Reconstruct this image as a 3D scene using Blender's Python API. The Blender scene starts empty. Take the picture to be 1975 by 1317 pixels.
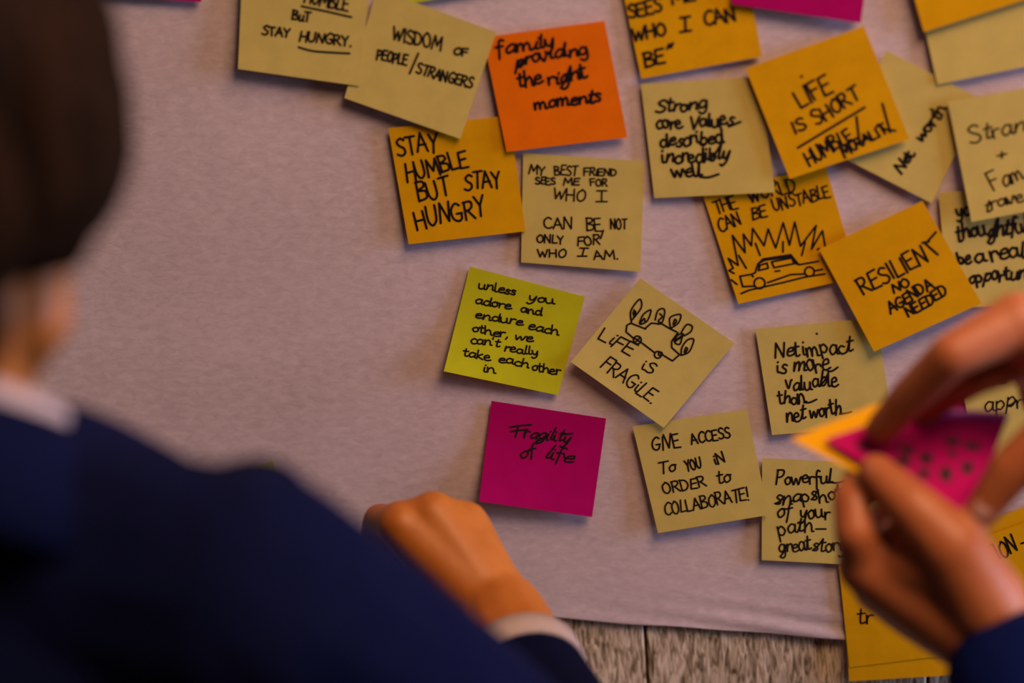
import bpy, bmesh, math, random
from mathutils import Vector, Matrix, Euler, noise

random.seed(7)
S = bpy.context.scene
COL = S.collection
PI = math.pi

# ---------------------------------------------------------------- camera
FPX = 4663.0
RI = Vector((0.98895612, 0.1321941, -0.06701123))
UP = Vector((0.00540816, 0.41965241, 0.90766877))
FW = Vector((-0.14810988, 0.898007, -0.4143029))
CAM = Vector((0.23158533, -1.40412815, 1.94780605))
cd = bpy.data.cameras.new('camera')
cam = bpy.data.objects.new('camera', cd)
COL.objects.link(cam)
cam.matrix_world = Matrix(((RI.x, UP.x, -FW.x, CAM.x), (RI.y, UP.y, -FW.y, CAM.y), (RI.z, UP.z, -FW.z, CAM.z), (0, 0, 0, 1)))
cd.sensor_width = 36.0
cd.lens = FPX / 1975.0 * 36.0
cd.clip_start = 0.05
cd.dof.use_dof = True
cd.dof.aperture_fstop = 2.4
S.camera = cam


def ray(px, py):
    return FW + RI * ((px - 987.5) / FPX) - UP * ((py - 658.5) / FPX)


def cp(px, py, dep):
    """point at camera depth dep"""
    return CAM + ray(px, py) * dep


def wp(px, py, off=0.0):
    """point on the plane y = -off"""
    d = ray(px, py)
    return CAM + d * ((-off - CAM.y) / d.y)


cd.dof.focus_distance = (wp(1050, 690) - CAM).dot(FW)

# ---------------------------------------------------------------- world, lights, exposure
S.view_settings.view_transform = 'Standard'
S.view_settings.look = 'None'
S.view_settings.gamma = 1.0
S.view_settings.use_curve_mapping = False
S.view_settings.exposure = -0.32
w = bpy.data.worlds.new('room_ambient')
S.world = w
w.use_nodes = True
w.node_tree.nodes['Background'].inputs[0].default_value = (0.60, 0.42, 0.36, 1)
w.node_tree.nodes['Background'].inputs[1].default_value = 0.05


def area(name, loc, target, size, energy, color, sy=None):
    l = bpy.data.lights.new(name, 'AREA')
    l.energy = energy
    l.color = color
    l.size = size
    if sy:
        l.shape = 'RECTANGLE'
        l.size_y = sy
    o = bpy.data.objects.new(name, l)
    COL.objects.link(o)
    o.location = loc
    o.rotation_euler = (Vector(target) - Vector(loc)).to_track_quat('-Z', 'Y').to_euler()
    return o


area('warm_ceiling_lamp', (1.0, -0.85, 3.20), (0.0, -0.05, 1.3), 0.9, 74, (1.0, 0.60, 0.36))
area('window_daylight', (2.5, -0.28, 1.62), (0.0, -0.25, 1.35), 0.7, 98, (0.66, 0.72, 1.0), 1.1)
area('added_blue_light', (2.2, -0.42, 1.92), (0.05, -0.5, 1.36), 0.35, 14, (0.14, 0.26, 1.0))  # blue light added to tint the man's sleeve, source unseen


# ---------------------------------------------------------------- materials
def mat(name, color, rough=0.6, spec=0.3, nodes=None, sss=0.0, sheen=0.0):
    m = bpy.data.materials.new(name)
    m.use_nodes = True
    b = m.node_tree.nodes['Principled BSDF']
    b.inputs['Base Color'].default_value = (*color, 1)
    b.inputs['Roughness'].default_value = rough
    b.inputs['Specular IOR Level'].default_value = spec
    if sss:
        b.inputs['Subsurface Weight'].default_value = sss
        b.inputs['Subsurface Radius'].default_value = (0.012, 0.004, 0.002)
        b.inputs['Subsurface Scale'].default_value = 0.6
    if sheen:
        b.inputs['Sheen Weight'].default_value = sheen
    if nodes:
        nodes(m.node_tree, b)
    return m


def mottled(c1, c2, scale, stretch=(1, 1, 1), detail=6, lo=0.3, hi=0.7, bump=0.0, dist=0.0, bscale=None, rough=0.6):
    def f(nt, b):
        tc = nt.nodes.new('ShaderNodeTexCoord')
        mp = nt.nodes.new('ShaderNodeMapping')
        mp.inputs['Scale'].default_value = stretch
        nt.links.new(tc.outputs['Object'], mp.inputs[0])
        n = nt.nodes.new('ShaderNodeTexNoise')
        n.inputs['Scale'].default_value = scale
        n.inputs['Detail'].default_value = detail
        n.inputs['Distortion'].default_value = dist
        n.inputs['Roughness'].default_value = rough
        nt.links.new(mp.outputs[0], n.inputs['Vector'])
        r = nt.nodes.new('ShaderNodeValToRGB')
        r.color_ramp.elements[0].position = lo
        r.color_ramp.elements[1].position = hi
        r.color_ramp.elements[0].color = (*c1, 1)
        r.color_ramp.elements[1].color = (*c2, 1)
        nt.links.new(n.outputs[0], r.inputs[0])
        nt.links.new(r.outputs[0], b.inputs['Base Color'])
        if bump:
            bp = nt.nodes.new('ShaderNodeBump')
            bp.inputs['Strength'].default_value = bump
            bp.inputs['Distance'].default_value = 0.002
            nt.links.new(n.outputs[0], bp.inputs['Height'])
            nt.links.new(bp.outputs[0], b.inputs['Normal'])
    return f


def sheet_nodes(nt, b):
    """thin fibrous wrapping paper: fine sideways fibres over soft cloudy tone"""
    N = nt.nodes.new
    L = nt.links.new
    tc = N('ShaderNodeTexCoord')
    m1 = N('ShaderNodeMapping')
    m1.inputs['Scale'].default_value = (1, 1, 2.2)
    L(tc.outputs['Object'], m1.inputs[0])
    n1 = N('ShaderNodeTexNoise')
    n1.inputs['Scale'].default_value = 110
    n1.inputs['Detail'].default_value = 8
    n1.inputs['Roughness'].default_value = 0.72
    n1.inputs['Distortion'].default_value = 0.6
    L(m1.outputs[0], n1.inputs['Vector'])
    n2 = N('ShaderNodeTexNoise')
    n2.inputs['Scale'].default_value = 11
    n2.inputs['Detail'].default_value = 3
    L(tc.outputs['Object'], n2.inputs['Vector'])
    ad = N('ShaderNodeMix')
    ad.data_type = 'FLOAT'
    ad.inputs[0].default_value = 0.28
    L(n1.outputs[0], ad.inputs[2])
    L(n2.outputs[0], ad.inputs[3])
    r = N('ShaderNodeValToRGB')
    r.color_ramp.elements[0].position = 0.33
    r.color_ramp.elements[1].position = 0.67
    r.color_ramp.elements[0].color = (0.50, 0.405, 0.425, 1)
    r.color_ramp.elements[1].color = (0.72, 0.60, 0.625, 1)
    L(ad.outputs[0], r.inputs[0])
    L(r.outputs[0], b.inputs['Base Color'])
    bp = N('ShaderNodeBump')
    bp.inputs['Strength'].default_value = 0.10
    bp.inputs['Distance'].default_value = 0.001
    L(n1.outputs[0], bp.inputs['Height'])
    L(bp.outputs[0], b.inputs['Normal'])


def wood_nodes(nt, b):
    """rough-sawn limed board: short wavy vertical furrows"""
    N = nt.nodes.new
    L = nt.links.new
    tc = N('ShaderNodeTexCoord')
    mp = N('ShaderNodeMapping')
    mp.inputs['Scale'].default_value = (1, 1, 0.16)
    L(tc.outputs['Object'], mp.inputs[0])
    n = N('ShaderNodeTexNoise')
    n.inputs['Scale'].default_value = 390
    n.inputs['Detail'].default_value = 4
    n.inputs['Distortion'].default_value = 1.2
    L(mp.outputs[0], n.inputs['Vector'])
    n2 = N('ShaderNodeTexNoise')
    n2.inputs['Scale'].default_value = 26
    n2.inputs['Detail'].default_value = 3
    L(mp.outputs[0], n2.inputs['Vector'])
    ad = N('ShaderNodeMix')
    ad.data_type = 'FLOAT'
    ad.inputs[0].default_value = 0.22
    L(n.outputs[0], ad.inputs[2])
    L(n2.outputs[0], ad.inputs[3])
    r = N('ShaderNodeValToRGB')
    e = r.color_ramp.elements
    e[0].position = 0.36
    e[0].color = (0.12, 0.085, 0.045, 1)
    e[1].position = 0.60
    e[1].color = (0.80, 0.67, 0.52, 1)
    k = e.new(0.46)
    k.color = (0.46, 0.36, 0.24, 1)
    L(ad.outputs[0], r.inputs[0])
    L(r.outputs[0], b.inputs['Base Color'])
    bp = N('ShaderNodeBump')
    bp.inputs['Strength'].default_value = 0.5
    bp.inputs['Distance'].default_value = 0.0015
    L(n.outputs[0], bp.inputs['Height'])
    L(bp.outputs[0], b.inputs['Normal'])


def tint(c, k):
    return tuple(min(1, v * k) for v in c)


def note_mat(name, c):
    return mat(name, c, 0.7, 0.07, mottled(tint(c, 0.95), tint(c, 1.05), 60, lo=0.35, hi=0.65))


M = dict(
    pale=note_mat('pale_yellow_paper', (0.575, 0.465, 0.125)),
    amber=note_mat('amber_paper', (0.67, 0.345, 0.002)),
    orange=note_mat('orange_paper', (0.78, 0.165, 0.002)),
    lime=note_mat('lime_paper', (0.50, 0.52, 0.012)),
    pink=note_mat('magenta_paper', (0.385, 0.001, 0.11)),
    violet=mat('painted_violet_sheen', (0.55, 0.14, 0.75), 0.4, 0.4),  # bluish highlight on the magenta edge, put into the base colour
    ink=mat('black_ink', (0.008, 0.007, 0.007), 0.5, 0.25),
    sheet=mat('fibrous_wrapping_paper', (0.4, 0.33, 0.35), 0.8, 0.1, sheet_nodes),
    wood=mat('limed_rough_boards', (0.4, 0.33, 0.25), 0.8, 0.15, wood_nodes),
    gap=mat('dark_board_gap', (0.01, 0.012, 0.01), 0.9, 0.1),
    floor=mat('oak_floor', (0.2, 0.12, 0.06), 0.5, 0.3, mottled((0.14, 0.08, 0.04), (0.26, 0.16, 0.09), 12, (1, 0.1, 1))),
    skin=mat('warm_skin', (0.60, 0.27, 0.12), 0.5, 0.35, mottled((0.31, 0.092, 0.012), (0.37, 0.120, 0.018), 45, bump=0.12), sss=0.12),
    skin2=mat('fair_skin', (0.55, 0.23, 0.11), 0.48, 0.35, mottled((0.34, 0.098, 0.034), (0.41, 0.135, 0.050), 45, bump=0.12), sss=0.12),
    nail=mat('fingernail', (0.40, 0.22, 0.20), 0.35, 0.4),
    hair=mat('dark_brown_hair', (0.02, 0.010, 0.005), 0.8, 0.03, mottled((0.005, 0.0022, 0.0009), (0.018, 0.0078, 0.003), 90, (1, 1, 0.12), bump=0.8)),
    jacket=mat('navy_wool', (0.012, 0.017, 0.075), 0.95, 0.04, mottled((0.0017, 0.0030, 0.018), (0.0025, 0.0044, 0.028), 220, bump=0.15)),
    shirt=mat('white_cotton', (0.66, 0.56, 0.58), 0.75, 0.2, mottled((0.33, 0.27, 0.28), (0.38, 0.32, 0.33), 150, bump=0.1)),
    trousers=mat('charcoal_cloth', (0.03, 0.03, 0.035), 0.85, 0.15),
    shoe=mat('black_leather', (0.015, 0.012, 0.01), 0.35, 0.5),
    blue=mat('blue_knit', (0.010, 0.018, 0.14), 0.9, 0.05, mottled((0.002, 0.006, 0.060), (0.003, 0.009, 0.085), 200, bump=0.2)),
    eye=mat('eye_white', (0.7, 0.68, 0.64), 0.2, 0.5),
)


# ---------------------------------------------------------------- object helpers
def link(name, me, m=None, parent=None, smooth=True):
    o = bpy.data.objects.new(name, me)
    COL.objects.link(o)
    if m:
        me.materials.append(M[m])
    if smooth:
        me.polygons.foreach_set('use_smooth', [True] * len(me.polygons))
    if parent:
        o.parent = parent
        o.matrix_parent_inverse = parent.matrix_world.inverted()
    return o


def from_bm(name, bm, m, parent=None, smooth=True):
    bmesh.ops.recalc_face_normals(bm, faces=bm.faces)
    me = bpy.data.meshes.new(name)
    bm.to_mesh(me)
    bm.free()
    return link(name, me, m, parent, smooth)


def tag(o, label, cat, group=None, kind=None):
    o['label'] = label
    o['category'] = cat
    if group:
        o['group'] = group
    if kind:
        o['kind'] = kind
    return o


def empty(name, loc):
    o = bpy.data.objects.new(name, None)
    COL.objects.link(o)
    o.location = loc
    o.matrix_world = Matrix.Translation(loc)
    o.empty_display_size = 0.05
    return o


def box(bm, x0, x1, y0, y1, z0, z1):
    v = [bm.verts.new((x, y, z)) for x in (x0, x1) for y in (y0, y1) for z in (z0, z1)]
    for f in ((0, 1, 3, 2), (4, 6, 7, 5), (0, 4, 5, 1), (2, 3, 7, 6), (0, 2, 6, 4), (1, 5, 7, 3)):
        bm.faces.new([v[i] for i in f])


# ---------------------------------------------------------------- the setting
gx = wp(1242, 1205).x
bm = bmesh.new()
PW = 0.19
for i in range(-7, 8):
    x0 = gx + i * PW
    box(bm, x0 + 0.0009, x0 + PW - 0.0009, 0.003, 0.022, 0.0, 2.75)
o = from_bm('wall_back', bm, 'wood', smooth=False)
o['kind'] = 'structure'
bv = o.modifiers.new('bevel', 'BEVEL')
bv.width = 0.0012
bv.segments = 2
bm = bmesh.new()
box(bm, gx - 7 * PW, gx + 8 * PW, 0.019, 0.05, 0.0, 2.75)
o2 = from_bm('backing', bm, 'gap', o, smooth=False)
bm = bmesh.new()
box(bm, gx - 7 * PW, gx + 8 * PW, -2.4, 0.05, -0.04, 0.0)
o = from_bm('floor', bm, 'floor', smooth=False)
o['kind'] = 'structure'

# the big sheet pinned over the boards: lower edge traced to where it hangs, with soft ripples
e0, e1 = wp(1040, 1190), wp(1630, 1232)
slope = (e1.z - e0.z) / (e1.x - e0.x)
bm = bmesh.new()
NX, NZ = 150, 110
X0, X1, ZT = -0.95, 1.05, 2.15
rows = []
for j in range(NZ + 1):
    t = (j / NZ) ** 1.6
    r = []
    for i in range(NX + 1):
        x = X0 + (X1 - X0) * i / NX
        zb = e0.z + slope * (x - e0.x) + 0.0012 * noise.noise(Vector((x * 22, 0.3, 0)))
        z = zb + (ZT - zb) * t
        h = z - zb
        y = 0.0004 + 0.0007 * noise.noise(Vector((x * 6, z * 6, 2)))
        # sagging ripples close to the lower right edge
        g = math.exp(-((x - 0.19) / 0.10) ** 2) * math.exp(-(h / 0.028) ** 2)
        y -= g * (0.0004 + 0.0006 * math.sin((h + 0.10 * (x - 0.19)) * 420))
        y -= 0.0004 * math.exp(-(h / 0.008) ** 2)
        r.append(bm.verts.new((x, min(y, 0.0012), z)))
    rows.append(r)
for j in range(NZ):
    for i in range(NX):
        bm.faces.new((rows[j][i], rows[j][i + 1], rows[j + 1][i + 1], rows[j + 1][i]))
o = from_bm('paper_sheet', bm, 'sheet')
sm = o.modifiers.new('thickness', 'SOLIDIFY')
sm.thickness = 0.0002
sm.offset = 0
tag(o, 'large mauve-grey fibrous paper sheet covering the plank wall behind the sticky notes', 'paper sheet')

# ---------------------------------------------------------------- handwriting: single-stroke letters, cap height 1
def P(s):
    out = []
    for st in s.split(';'):
        st = st.strip()
        sm = st.startswith('~')
        pts = [tuple(float(v) for v in p.split(',')) for p in st.lstrip('~').split()]
        out.append((sm, pts))
    return out


G = {}
for k, adv, s in [
    ('A', .72, '0,0 .3,1 .62,0;.1,.36 .55,.38'), ('B', .62, '.02,0 .04,1;~.0,.98 .38,.96 .44,.72 .1,.54 .48,.44 .48,.1 .02,.02'),
    ('C', .66, '~.56,.86 .34,1 .06,.68 .08,.2 .34,0 .58,.14'), ('D', .68, '.04,0 .06,1;~.0,.98 .42,.88 .56,.48 .36,.08 .02,0'),
    ('E', .6, '.5,1 .04,.98 .02,.02 .5,0;.04,.52 .42,.54'), ('F', .58, '.52,1 .04,.97 .03,0;.04,.52 .42,.54'),
    ('G', .72, '~.56,.86 .34,1 .06,.68 .08,.2 .34,0 .54,.12 .58,.42;.32,.42 .62,.42'), ('H', .68, '.04,1 .03,0;.54,1 .55,0;.03,.5 .55,.52'),
    ('I', .28, '.1,1 .1,0'), ('|', .52, '.02,1 .42,1;.22,1 .22,0;.0,0 .44,0'), ('J', .5, '~.4,1 .4,.2 .2,0 .02,.16'),
    ('K', .62, '.04,1 .03,0;.52,1 .06,.48 .56,0'), ('L', .54, '.04,1 .03,0 .46,.02'), ('M', .84, '0,0 .1,1 .38,.3 .64,1 .72,0'),
    ('N', .7, '.02,0 .05,1 .52,.02 .56,1'), ('O', .7, '~.34,1 .06,.7 .08,.2 .32,0 .56,.28 .54,.76 .34,1 .28,.98'),
    ('P', .58, '.04,0 .05,1;~.0,.98 .4,.96 .46,.7 .3,.5 .05,.48'), ('Q', .7, '~.34,1 .06,.7 .08,.2 .32,0 .56,.28 .54,.76 .34,1;.36,.3 .62,-.1'),
    ('R', .66, '.04,0 .05,1;~.0,.98 .4,.98 .46,.72 .3,.54 .06,.5;.2,.5 .56,0'), ('S', .6, '~.5,.88 .3,1 .08,.8 .2,.58 .44,.42 .48,.16 .26,0 .02,.1'),
    ('T', .6, '.0,.97 .58,1;.29,.98 .28,0'), ('U', .68, '~.04,1 .04,.3 .24,0 .48,.2 .54,.6 .55,1'), ('V', .64, '.02,1 .28,0 .56,1'),
    ('W', .88, '.02,1 .2,.02 .4,.7 .56,.02 .8,1'), ('X', .62, '.02,1 .54,0;.52,1 .02,0'), ('Y', .62, '.02,1 .28,.5;.54,1 .28,.5 .22,-.05'),
    ('Z', .6, '.04,1 .5,1 .04,0 .52,0'),
    ('a', .52, '~.42,.5 .22,.58 .04,.3 .16,.02 .38,.2 .43,.55 .42,.1 .54,.04'), ('b', .5, '~.08,1 .05,.1 .06,.4 .26,.58 .42,.32 .26,.0 .06,.08'),
    ('c', .44, '~.4,.5 .22,.58 .04,.3 .18,.0 .46,.1'), ('d', .54, '~.42,.5 .2,.58 .04,.28 .18,0 .4,.2 .47,1 .45,.1 .54,.04'),
    ('e', .46, '~.06,.28 .36,.36 .3,.58 .08,.46 .06,.1 .24,0 .48,.12'), ('f', .36, '~.4,.92 .26,1 .16,.7 .14,.2 .1,-.3;.0,.52 .34,.56'),
    ('g', .52, '~.42,.5 .22,.58 .04,.3 .16,.04 .38,.2 .43,.55 .42,-.15 .24,-.4 .04,-.28'), ('h', .52, '~.06,1 .05,.0 .08,.3 .28,.58 .4,.4 .42,.04 .52,.02'),
    ('i', .24, '~.08,.55 .08,.08 .22,.04;.11,.8 .13,.84'), ('j', .26, '~.14,.55 .14,-.2 -.02,-.36;.16,.8 .18,.84'),
    ('k', .5, '.06,1 .05,0;~.38,.6 .1,.28 .44,0'), ('l', .26, '~.1,1 .07,.2 .12,.02 .24,.06'), ('m', .78, '~.04,.55 .05,0 .1,.4 .26,.58 .32,.3 .32,.02 .38,.4 .54,.58 .62,.3 .62,.04 .76,.04'),
    ('n', .54, '~.04,.56 .05,0 .1,.36 .28,.58 .4,.4 .42,.06 .54,.04'), ('o', .46, '~.24,.58 .04,.34 .16,.0 .38,.16 .36,.48 .22,.56 .44,.52'),
    ('p', .5, '~.06,.58 .05,-.4;~.06,.4 .26,.6 .42,.32 .26,.02 .06,.1'), ('q', .5, '~.42,.5 .2,.58 .04,.3 .18,.02 .4,.2;.42,.56 .42,-.4'),
    ('r', .38, '~.05,.56 .06,0 .08,.34 .2,.54 .36,.54'), ('s', .4, '~.36,.5 .2,.58 .1,.42 .3,.22 .24,.02 .02,.06'),
    ('t', .36, '~.16,.9 .13,.12 .22,.0 .36,.08;.0,.6 .34,.64'), ('u', .54, '~.05,.56 .06,.12 .2,.0 .38,.18 .42,.56 .42,.1 .54,.04'),
    ('v', .46, '~.03,.56 .18,.02 .38,.5 .46,.54'), ('w', .7, '~.03,.56 .14,.04 .32,.46 .46,.04 .62,.5 .7,.54'), ('x', .46, '.04,.56 .4,0;.4,.56 .02,0'),
    ('y', .5, '~.05,.56 .1,.16 .26,.1 .4,.54;~.41,.56 .34,-.1 .14,-.4 .0,-.3'), ('z', .46, '.04,.56 .4,.56 .04,.02 .44,.02'),
    ('.', .22, '.06,.0 .1,.05'), (',', .24, '.12,.08 .04,-.22'), ("'", .18, '.08,1 .06,.8'), ('!', .3, '.14,1 .1,.28;.08,.04 .1,.0'),
    ('-', .5, '.04,.42 .44,.44'), ('"', .32, '.06,1 .02,.74;.22,1 .18,.74'), ('/', .5, '.0,-.1 .42,1.05'), ('+', .6, '.04,.42 .5,.44;.28,.7 .26,.14'),
    (' ', .4, ''),
]:
    G[k] = (adv, P(s) if s else [])


def catmull(pts, n=5):
    if len(pts) < 3:
        return pts
    q = [pts[0]] + list(pts) + [pts[-1]]
    out = []
    for i in range(1, len(q) - 2):
        a, b, c, d = (Vector(v) for v in q[i - 1:i + 3])
        for k in range(n):
            t = k / n
            out.append(0.5 * ((2 * b) + (c - a) * t + (2 * a - 5 * b + 4 * c - d) * t * t + (3 * b - a - 3 * c + d) * t ** 3))
    out.append(Vector(q[-2]))
    return out


def word(text, p0, p1, h, slant=0.0, jit=0.07, join=False):
    """strokes in picture pixels for one written word on the base line p0-p1"""
    a, b = Vector(p0), Vector(p1)
    total = sum(G[c][0] for c in text) - 0.1
    d = (b - a)
    dn = d.normalized()
    up = Vector((dn.y, -dn.x)) + dn * slant
    sx = d.length / total
    out, cx, last = [], 0.0, None
    for c in text:
        adv, sts = G[c]
        first = True
        dy = random.uniform(-jit, jit)
        sc = random.uniform(1 - jit, 1 + jit)
        sk = random.uniform(-jit, jit) * 1.5
        for smo, pts in sts:
            pts = [(x + sk * y, y * sc + dy) for x, y in pts]
            pts = catmull(pts) if smo else pts
            st = [a + dn * ((cx + p[0]) * sx) + up * (p[1] * h) for p in pts]
            if join and first and last and c in 'ehiklmnrtuvwbxyz':
                mid = (last + st[0]) / 2 - up * (0.10 * h)
                st = [Vector(v) for v in catmull([tuple(last), tuple(mid), tuple(st[0])], 3)] + st
            first = False
            out.append(st)
            if c in 'acdehklmnorsuvwbfgqz':
                last = st[-1]
            elif c.islower() and st is not None and len(st) > 3:
                last = st[-1]
            else:
                last = None
        cx += adv
    return out


def line(*pts, smooth=False):
    return [[Vector(p) for p in (catmull(list(pts), 5) if smooth else pts)]]


def circ(c, r, n=18, k=1.0):
    return [[Vector((c[0] + r * math.cos(2 * PI * i / n), c[1] + k * r * math.sin(2 * PI * i / n))) for i in range(n + 1)]]


def conv(off, s, strokes):
    return [[Vector((off[0] + p[0] / s, off[1] + p[1] / s)) for p in st] for st in strokes]


def ribbon(bm, pts, hw, nrm):
    """flat pen stroke with round ends and joints"""
    P2 = [pts[0]]
    for p in pts[1:]:
        if (p - P2[-1]).length > 1e-5:
            P2.append(p)
    if len(P2) == 1:
        P2.append(P2[0] + Vector((hw * 0.3, 0, 0)))
    for i in range(len(P2) - 1):
        a, b = P2[i], P2[i + 1]
        d = (b - a).normalized()
        s = d.cross(nrm).normalized() * hw
        bm.faces.new([bm.verts.new(v) for v in (a - s, b - s, b + s, a + s)])
    for p in P2:
        u = (P2[1] - P2[0]).normalized()
        s = u.cross(nrm).normalized()
        u = nrm.cross(s)
        bm.faces.new([bm.verts.new(p + (u * math.cos(k * PI / 4) + s * math.sin(k * PI / 4)) * hw) for k in range(8)])


NOTE_GROUP = 'sticky notes on the paper sheet'


def note(color, c, label, layer=1, lift=(4, 4), strokes=(), pen=4.5, power=2.0, place=None, toplift=(0, 0), shape=None):
    """one sticky note: corners TL, TR, BR, BL as seen in the photograph; glued along its top, the lower edge lifts off the wall (mm)"""
    TL, TR, BR, BL = (Vector(p) for p in c)
    base = 0.0013 + 0.0003 * layer

    def depth(u, v):
        curl = (lift[0] * (1 - u) + lift[1] * u) * 0.0003
        return base + curl * max(0.0, v - 0.12) ** power / 0.88 ** power + 0.001 * (toplift[0] * (1 - u) + toplift[1] * u) * max(0, 1 - v / 0.35) ** 2

    def px(u, v):
        a = TL + (TR - TL) * u
        b = BL + (BR - BL) * u
        return a + (b - a) * v

    def uv(p):
        u = v = 0.5
        for _ in range(6):
            q = px(u, v)
            du, dv = (px(u + .01, v) - q) * 100, (px(u, v + .01) - q) * 100
            det = du.x * dv.y - du.y * dv.x
            e = p - q
            u += (e.x * dv.y - e.y * dv.x) / det
            v += (du.x * e.y - du.y * e.x) / det
        return u, v
    put = place or (lambda p, d: wp(p.x, p.y, d))
    N = 14
    ctr = put(px(.5, .5), depth(.5, .5))
    bm = bmesh.new()
    th = 0.00012
    F = [[bm.verts.new(put(px(i / N, j / N), depth(i / N, j / N) + th) - ctr) for i in range(N + 1)] for j in range(N + 1)]
    B = [[bm.verts.new(put(px(i / N, j / N), depth(i / N, j / N)) - ctr) for i in range(N + 1)] for j in range(N + 1)]
    for j in range(N):
        for i in range(N):
            bm.faces.new((F[j][i], F[j + 1][i], F[j + 1][i + 1], F[j][i + 1]))
            bm.faces.new((B[j][i], B[j][i + 1], B[j + 1][i + 1], B[j + 1][i]))
    ring = [(0, i) for i in range(N)] + [(j, N) for j in range(N)] + [(N, N - i) for i in range(N)] + [(N - j, 0) for j in range(N)]
    for k in range(len(ring)):
        a, b = ring[k], ring[(k + 1) % len(ring)]
        bm.faces.new((F[a[0]][a[1]], F[b[0]][b[1]], B[b[0]][b[1]], B[a[0]][a[1]]))
    me = bpy.data.meshes.new('sticky_note')
    bmesh.ops.recalc_face_normals(bm, faces=bm.faces)
    bm.to_mesh(me)
    bm.free()
    o = bpy.data.objects.new('sticky_note', me)
    COL.objects.link(o)
    me.materials.append(M[color])
    me.polygons.foreach_set('use_smooth', [True] * len(me.polygons))
    try:
        me.set_sharp_from_angle(angle=0.7)
    except Exception:
        pass
    o.matrix_world = Matrix.Translation(ctr)
    tag(o, label, 'sticky note', NOTE_GROUP)
    if strokes:
        bm = bmesh.new()
        hw = pen * 0.5 / 2985.0
        for st in strokes:
            pts = []
            dense = [st[0]]
            for a, b in zip(st, st[1:]):
                n = max(1, int((b - a).length / 9))
                dense += [a + (b - a) * (k / n) for k in range(1, n + 1)]
            for p in dense:
                u, v = uv(p)
                if -0.002 < u < 1.002 and -0.002 < v < 1.002:
                    pts.append(put(p, depth(u, v) + th + 0.00012) - ctr)
                elif len(pts) > 1:
                    break
            if len(pts) > 0:
                a = put(px(.45, .5), depth(.45, .5))
                b = put(px(.55, .5), depth(.55, .5))
                cc = put(px(.5, .55), depth(.5, .55))
                nrm = (b - a).cross(cc - a).normalized()
                if nrm.dot(FW) > 0:
                    nrm = -nrm
                ribbon(bm, pts, hw, nrm)
        me = bpy.data.meshes.new('handwriting')
        bm.to_mesh(me)
        bm.free()
        k = bpy.data.objects.new('handwriting', me)
        COL.objects.link(k)
        me.materials.append(M['ink'])
        k.parent = o
    return o


# ---------------------------------------------------------------- the notes
note('pink', [(165, -232), (402, -215), (388, 4), (150, -10)], 'magenta sticky note cut off at the top edge, alone beside the dark-haired man', 1, (5, 5))
note('lime', [(800, -215), (1030, -250), (1005, -28), (783, 8)], 'lime sticky note cut off at the top edge above WISDOM OF PEOPLE', 1, (3, 3))
note('pale', [(728, -22), (957, 62), (888, 268), (664, 189)], 'pale yellow sticky note reading WISDOM OF PEOPLE/STRANGERS', 7, (5, 6),
     word('WISDOM', (756, 75), (850, 97), 26, -.1) + word('OF', (874, 105), (902, 108), 14) + word('PEOPLE', (726, 114), (784, 126), 20) +
     line((790, 142), (807, 103)) + word('STRANGERS', (802, 141), (909, 171), 20), 4.2)
note('pale', [(469, -90), (717, -62), (693, 166), (459, 133)], 'pale yellow sticky note reading HUMBLE BUT STAY HUNGRY with two underlines', 9, (7, 4),
     word('HUMBLE', (586, 5), (671, 20), 26) + line((582, 12), (630, 22), (678, 33)) + word('BuT', (563, 38), (596, 43), 19) +
     word('STAY', (505, 66), (558, 71), 17) + word('HUNGRY.', (577, 79), (677, 89), 19) + line((576, 91), (608, 99), (674, 103), smooth=True), 4.2)
note('amber', [(749, 247), (982, 223), (1014, 446), (788, 471)], 'amber sticky note reading STAY HUMBLE BUT STAY HUNGRY in tidy capitals', 4, (7, 3),
     word('STAY', (767, 299), (846, 291), 36) + word('HUMBLE', (785, 350), (904, 322), 34) + word('BUT', (809, 391), (868, 376), 36) +
     word('STAY', (896, 367), (967, 361), 31) + word('HUNGRY', (804, 442), (938, 415), 36), 4.8)
note('orange', [(932, 72), (1166, 40), (1210, 265), (977, 293)], 'orange sticky note reading family providing the right moments', 6, (5, 3),
     word('family', (958, 107), (1068, 92), 26, .2, jit=.12, join=True) + word('providing', (994, 129), (1133, 103), 26, .15, jit=.12, join=True) + word('the', (1000, 170), (1044, 163), 28, .05, jit=.12, join=True) +
     word('right', (1057, 164), (1130, 150), 28, .1, jit=.12, join=True) + word('moments', (1031, 212), (1158, 197), 24, .1, jit=.12, join=True), 5.2)
note('pale', [(1009, 295), (1243, 311), (1235, 524), (1005, 506)], 'pale yellow sticky note reading MY BEST FRIEND SEES ME FOR WHO I CAN BE', 2, (1.5, 5),
     word('MY', (1020, 335), (1050, 337), 17) + word('BEST', (1070, 337), (1112, 338), 18) + word('FRiEND', (1126, 338), (1189, 339), 14) +
     word('SEES', (1033, 355), (1071, 356), 13) + word('ME', (1087, 357), (1117, 356), 13) + word('FOR', (1139, 358), (1171, 358), 13) +
     word('WHO', (1066, 384), (1128, 388), 22) + word('|', (1150, 388), (1170, 388), 22) + word('CAN', (1049, 439), (1104, 441), 22) +
     word('BE', (1132, 445), (1161, 444), 26) + line((1164, 444), (1159, 459)) + word('NOT', (1178, 442), (1208, 442), 19) +
     word('ONLY', (1035, 468), (1087, 470), 15) + word('FOR', (1114, 473), (1157, 472), 18) + line((1161, 452), (1158, 460)) +
     word('WHO', (1037, 495), (1091, 496), 15) + word('|', (1114, 494), (1131, 494), 16) + word('AM.', (1146, 500), (1192, 499), 17), 3.4)
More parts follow.
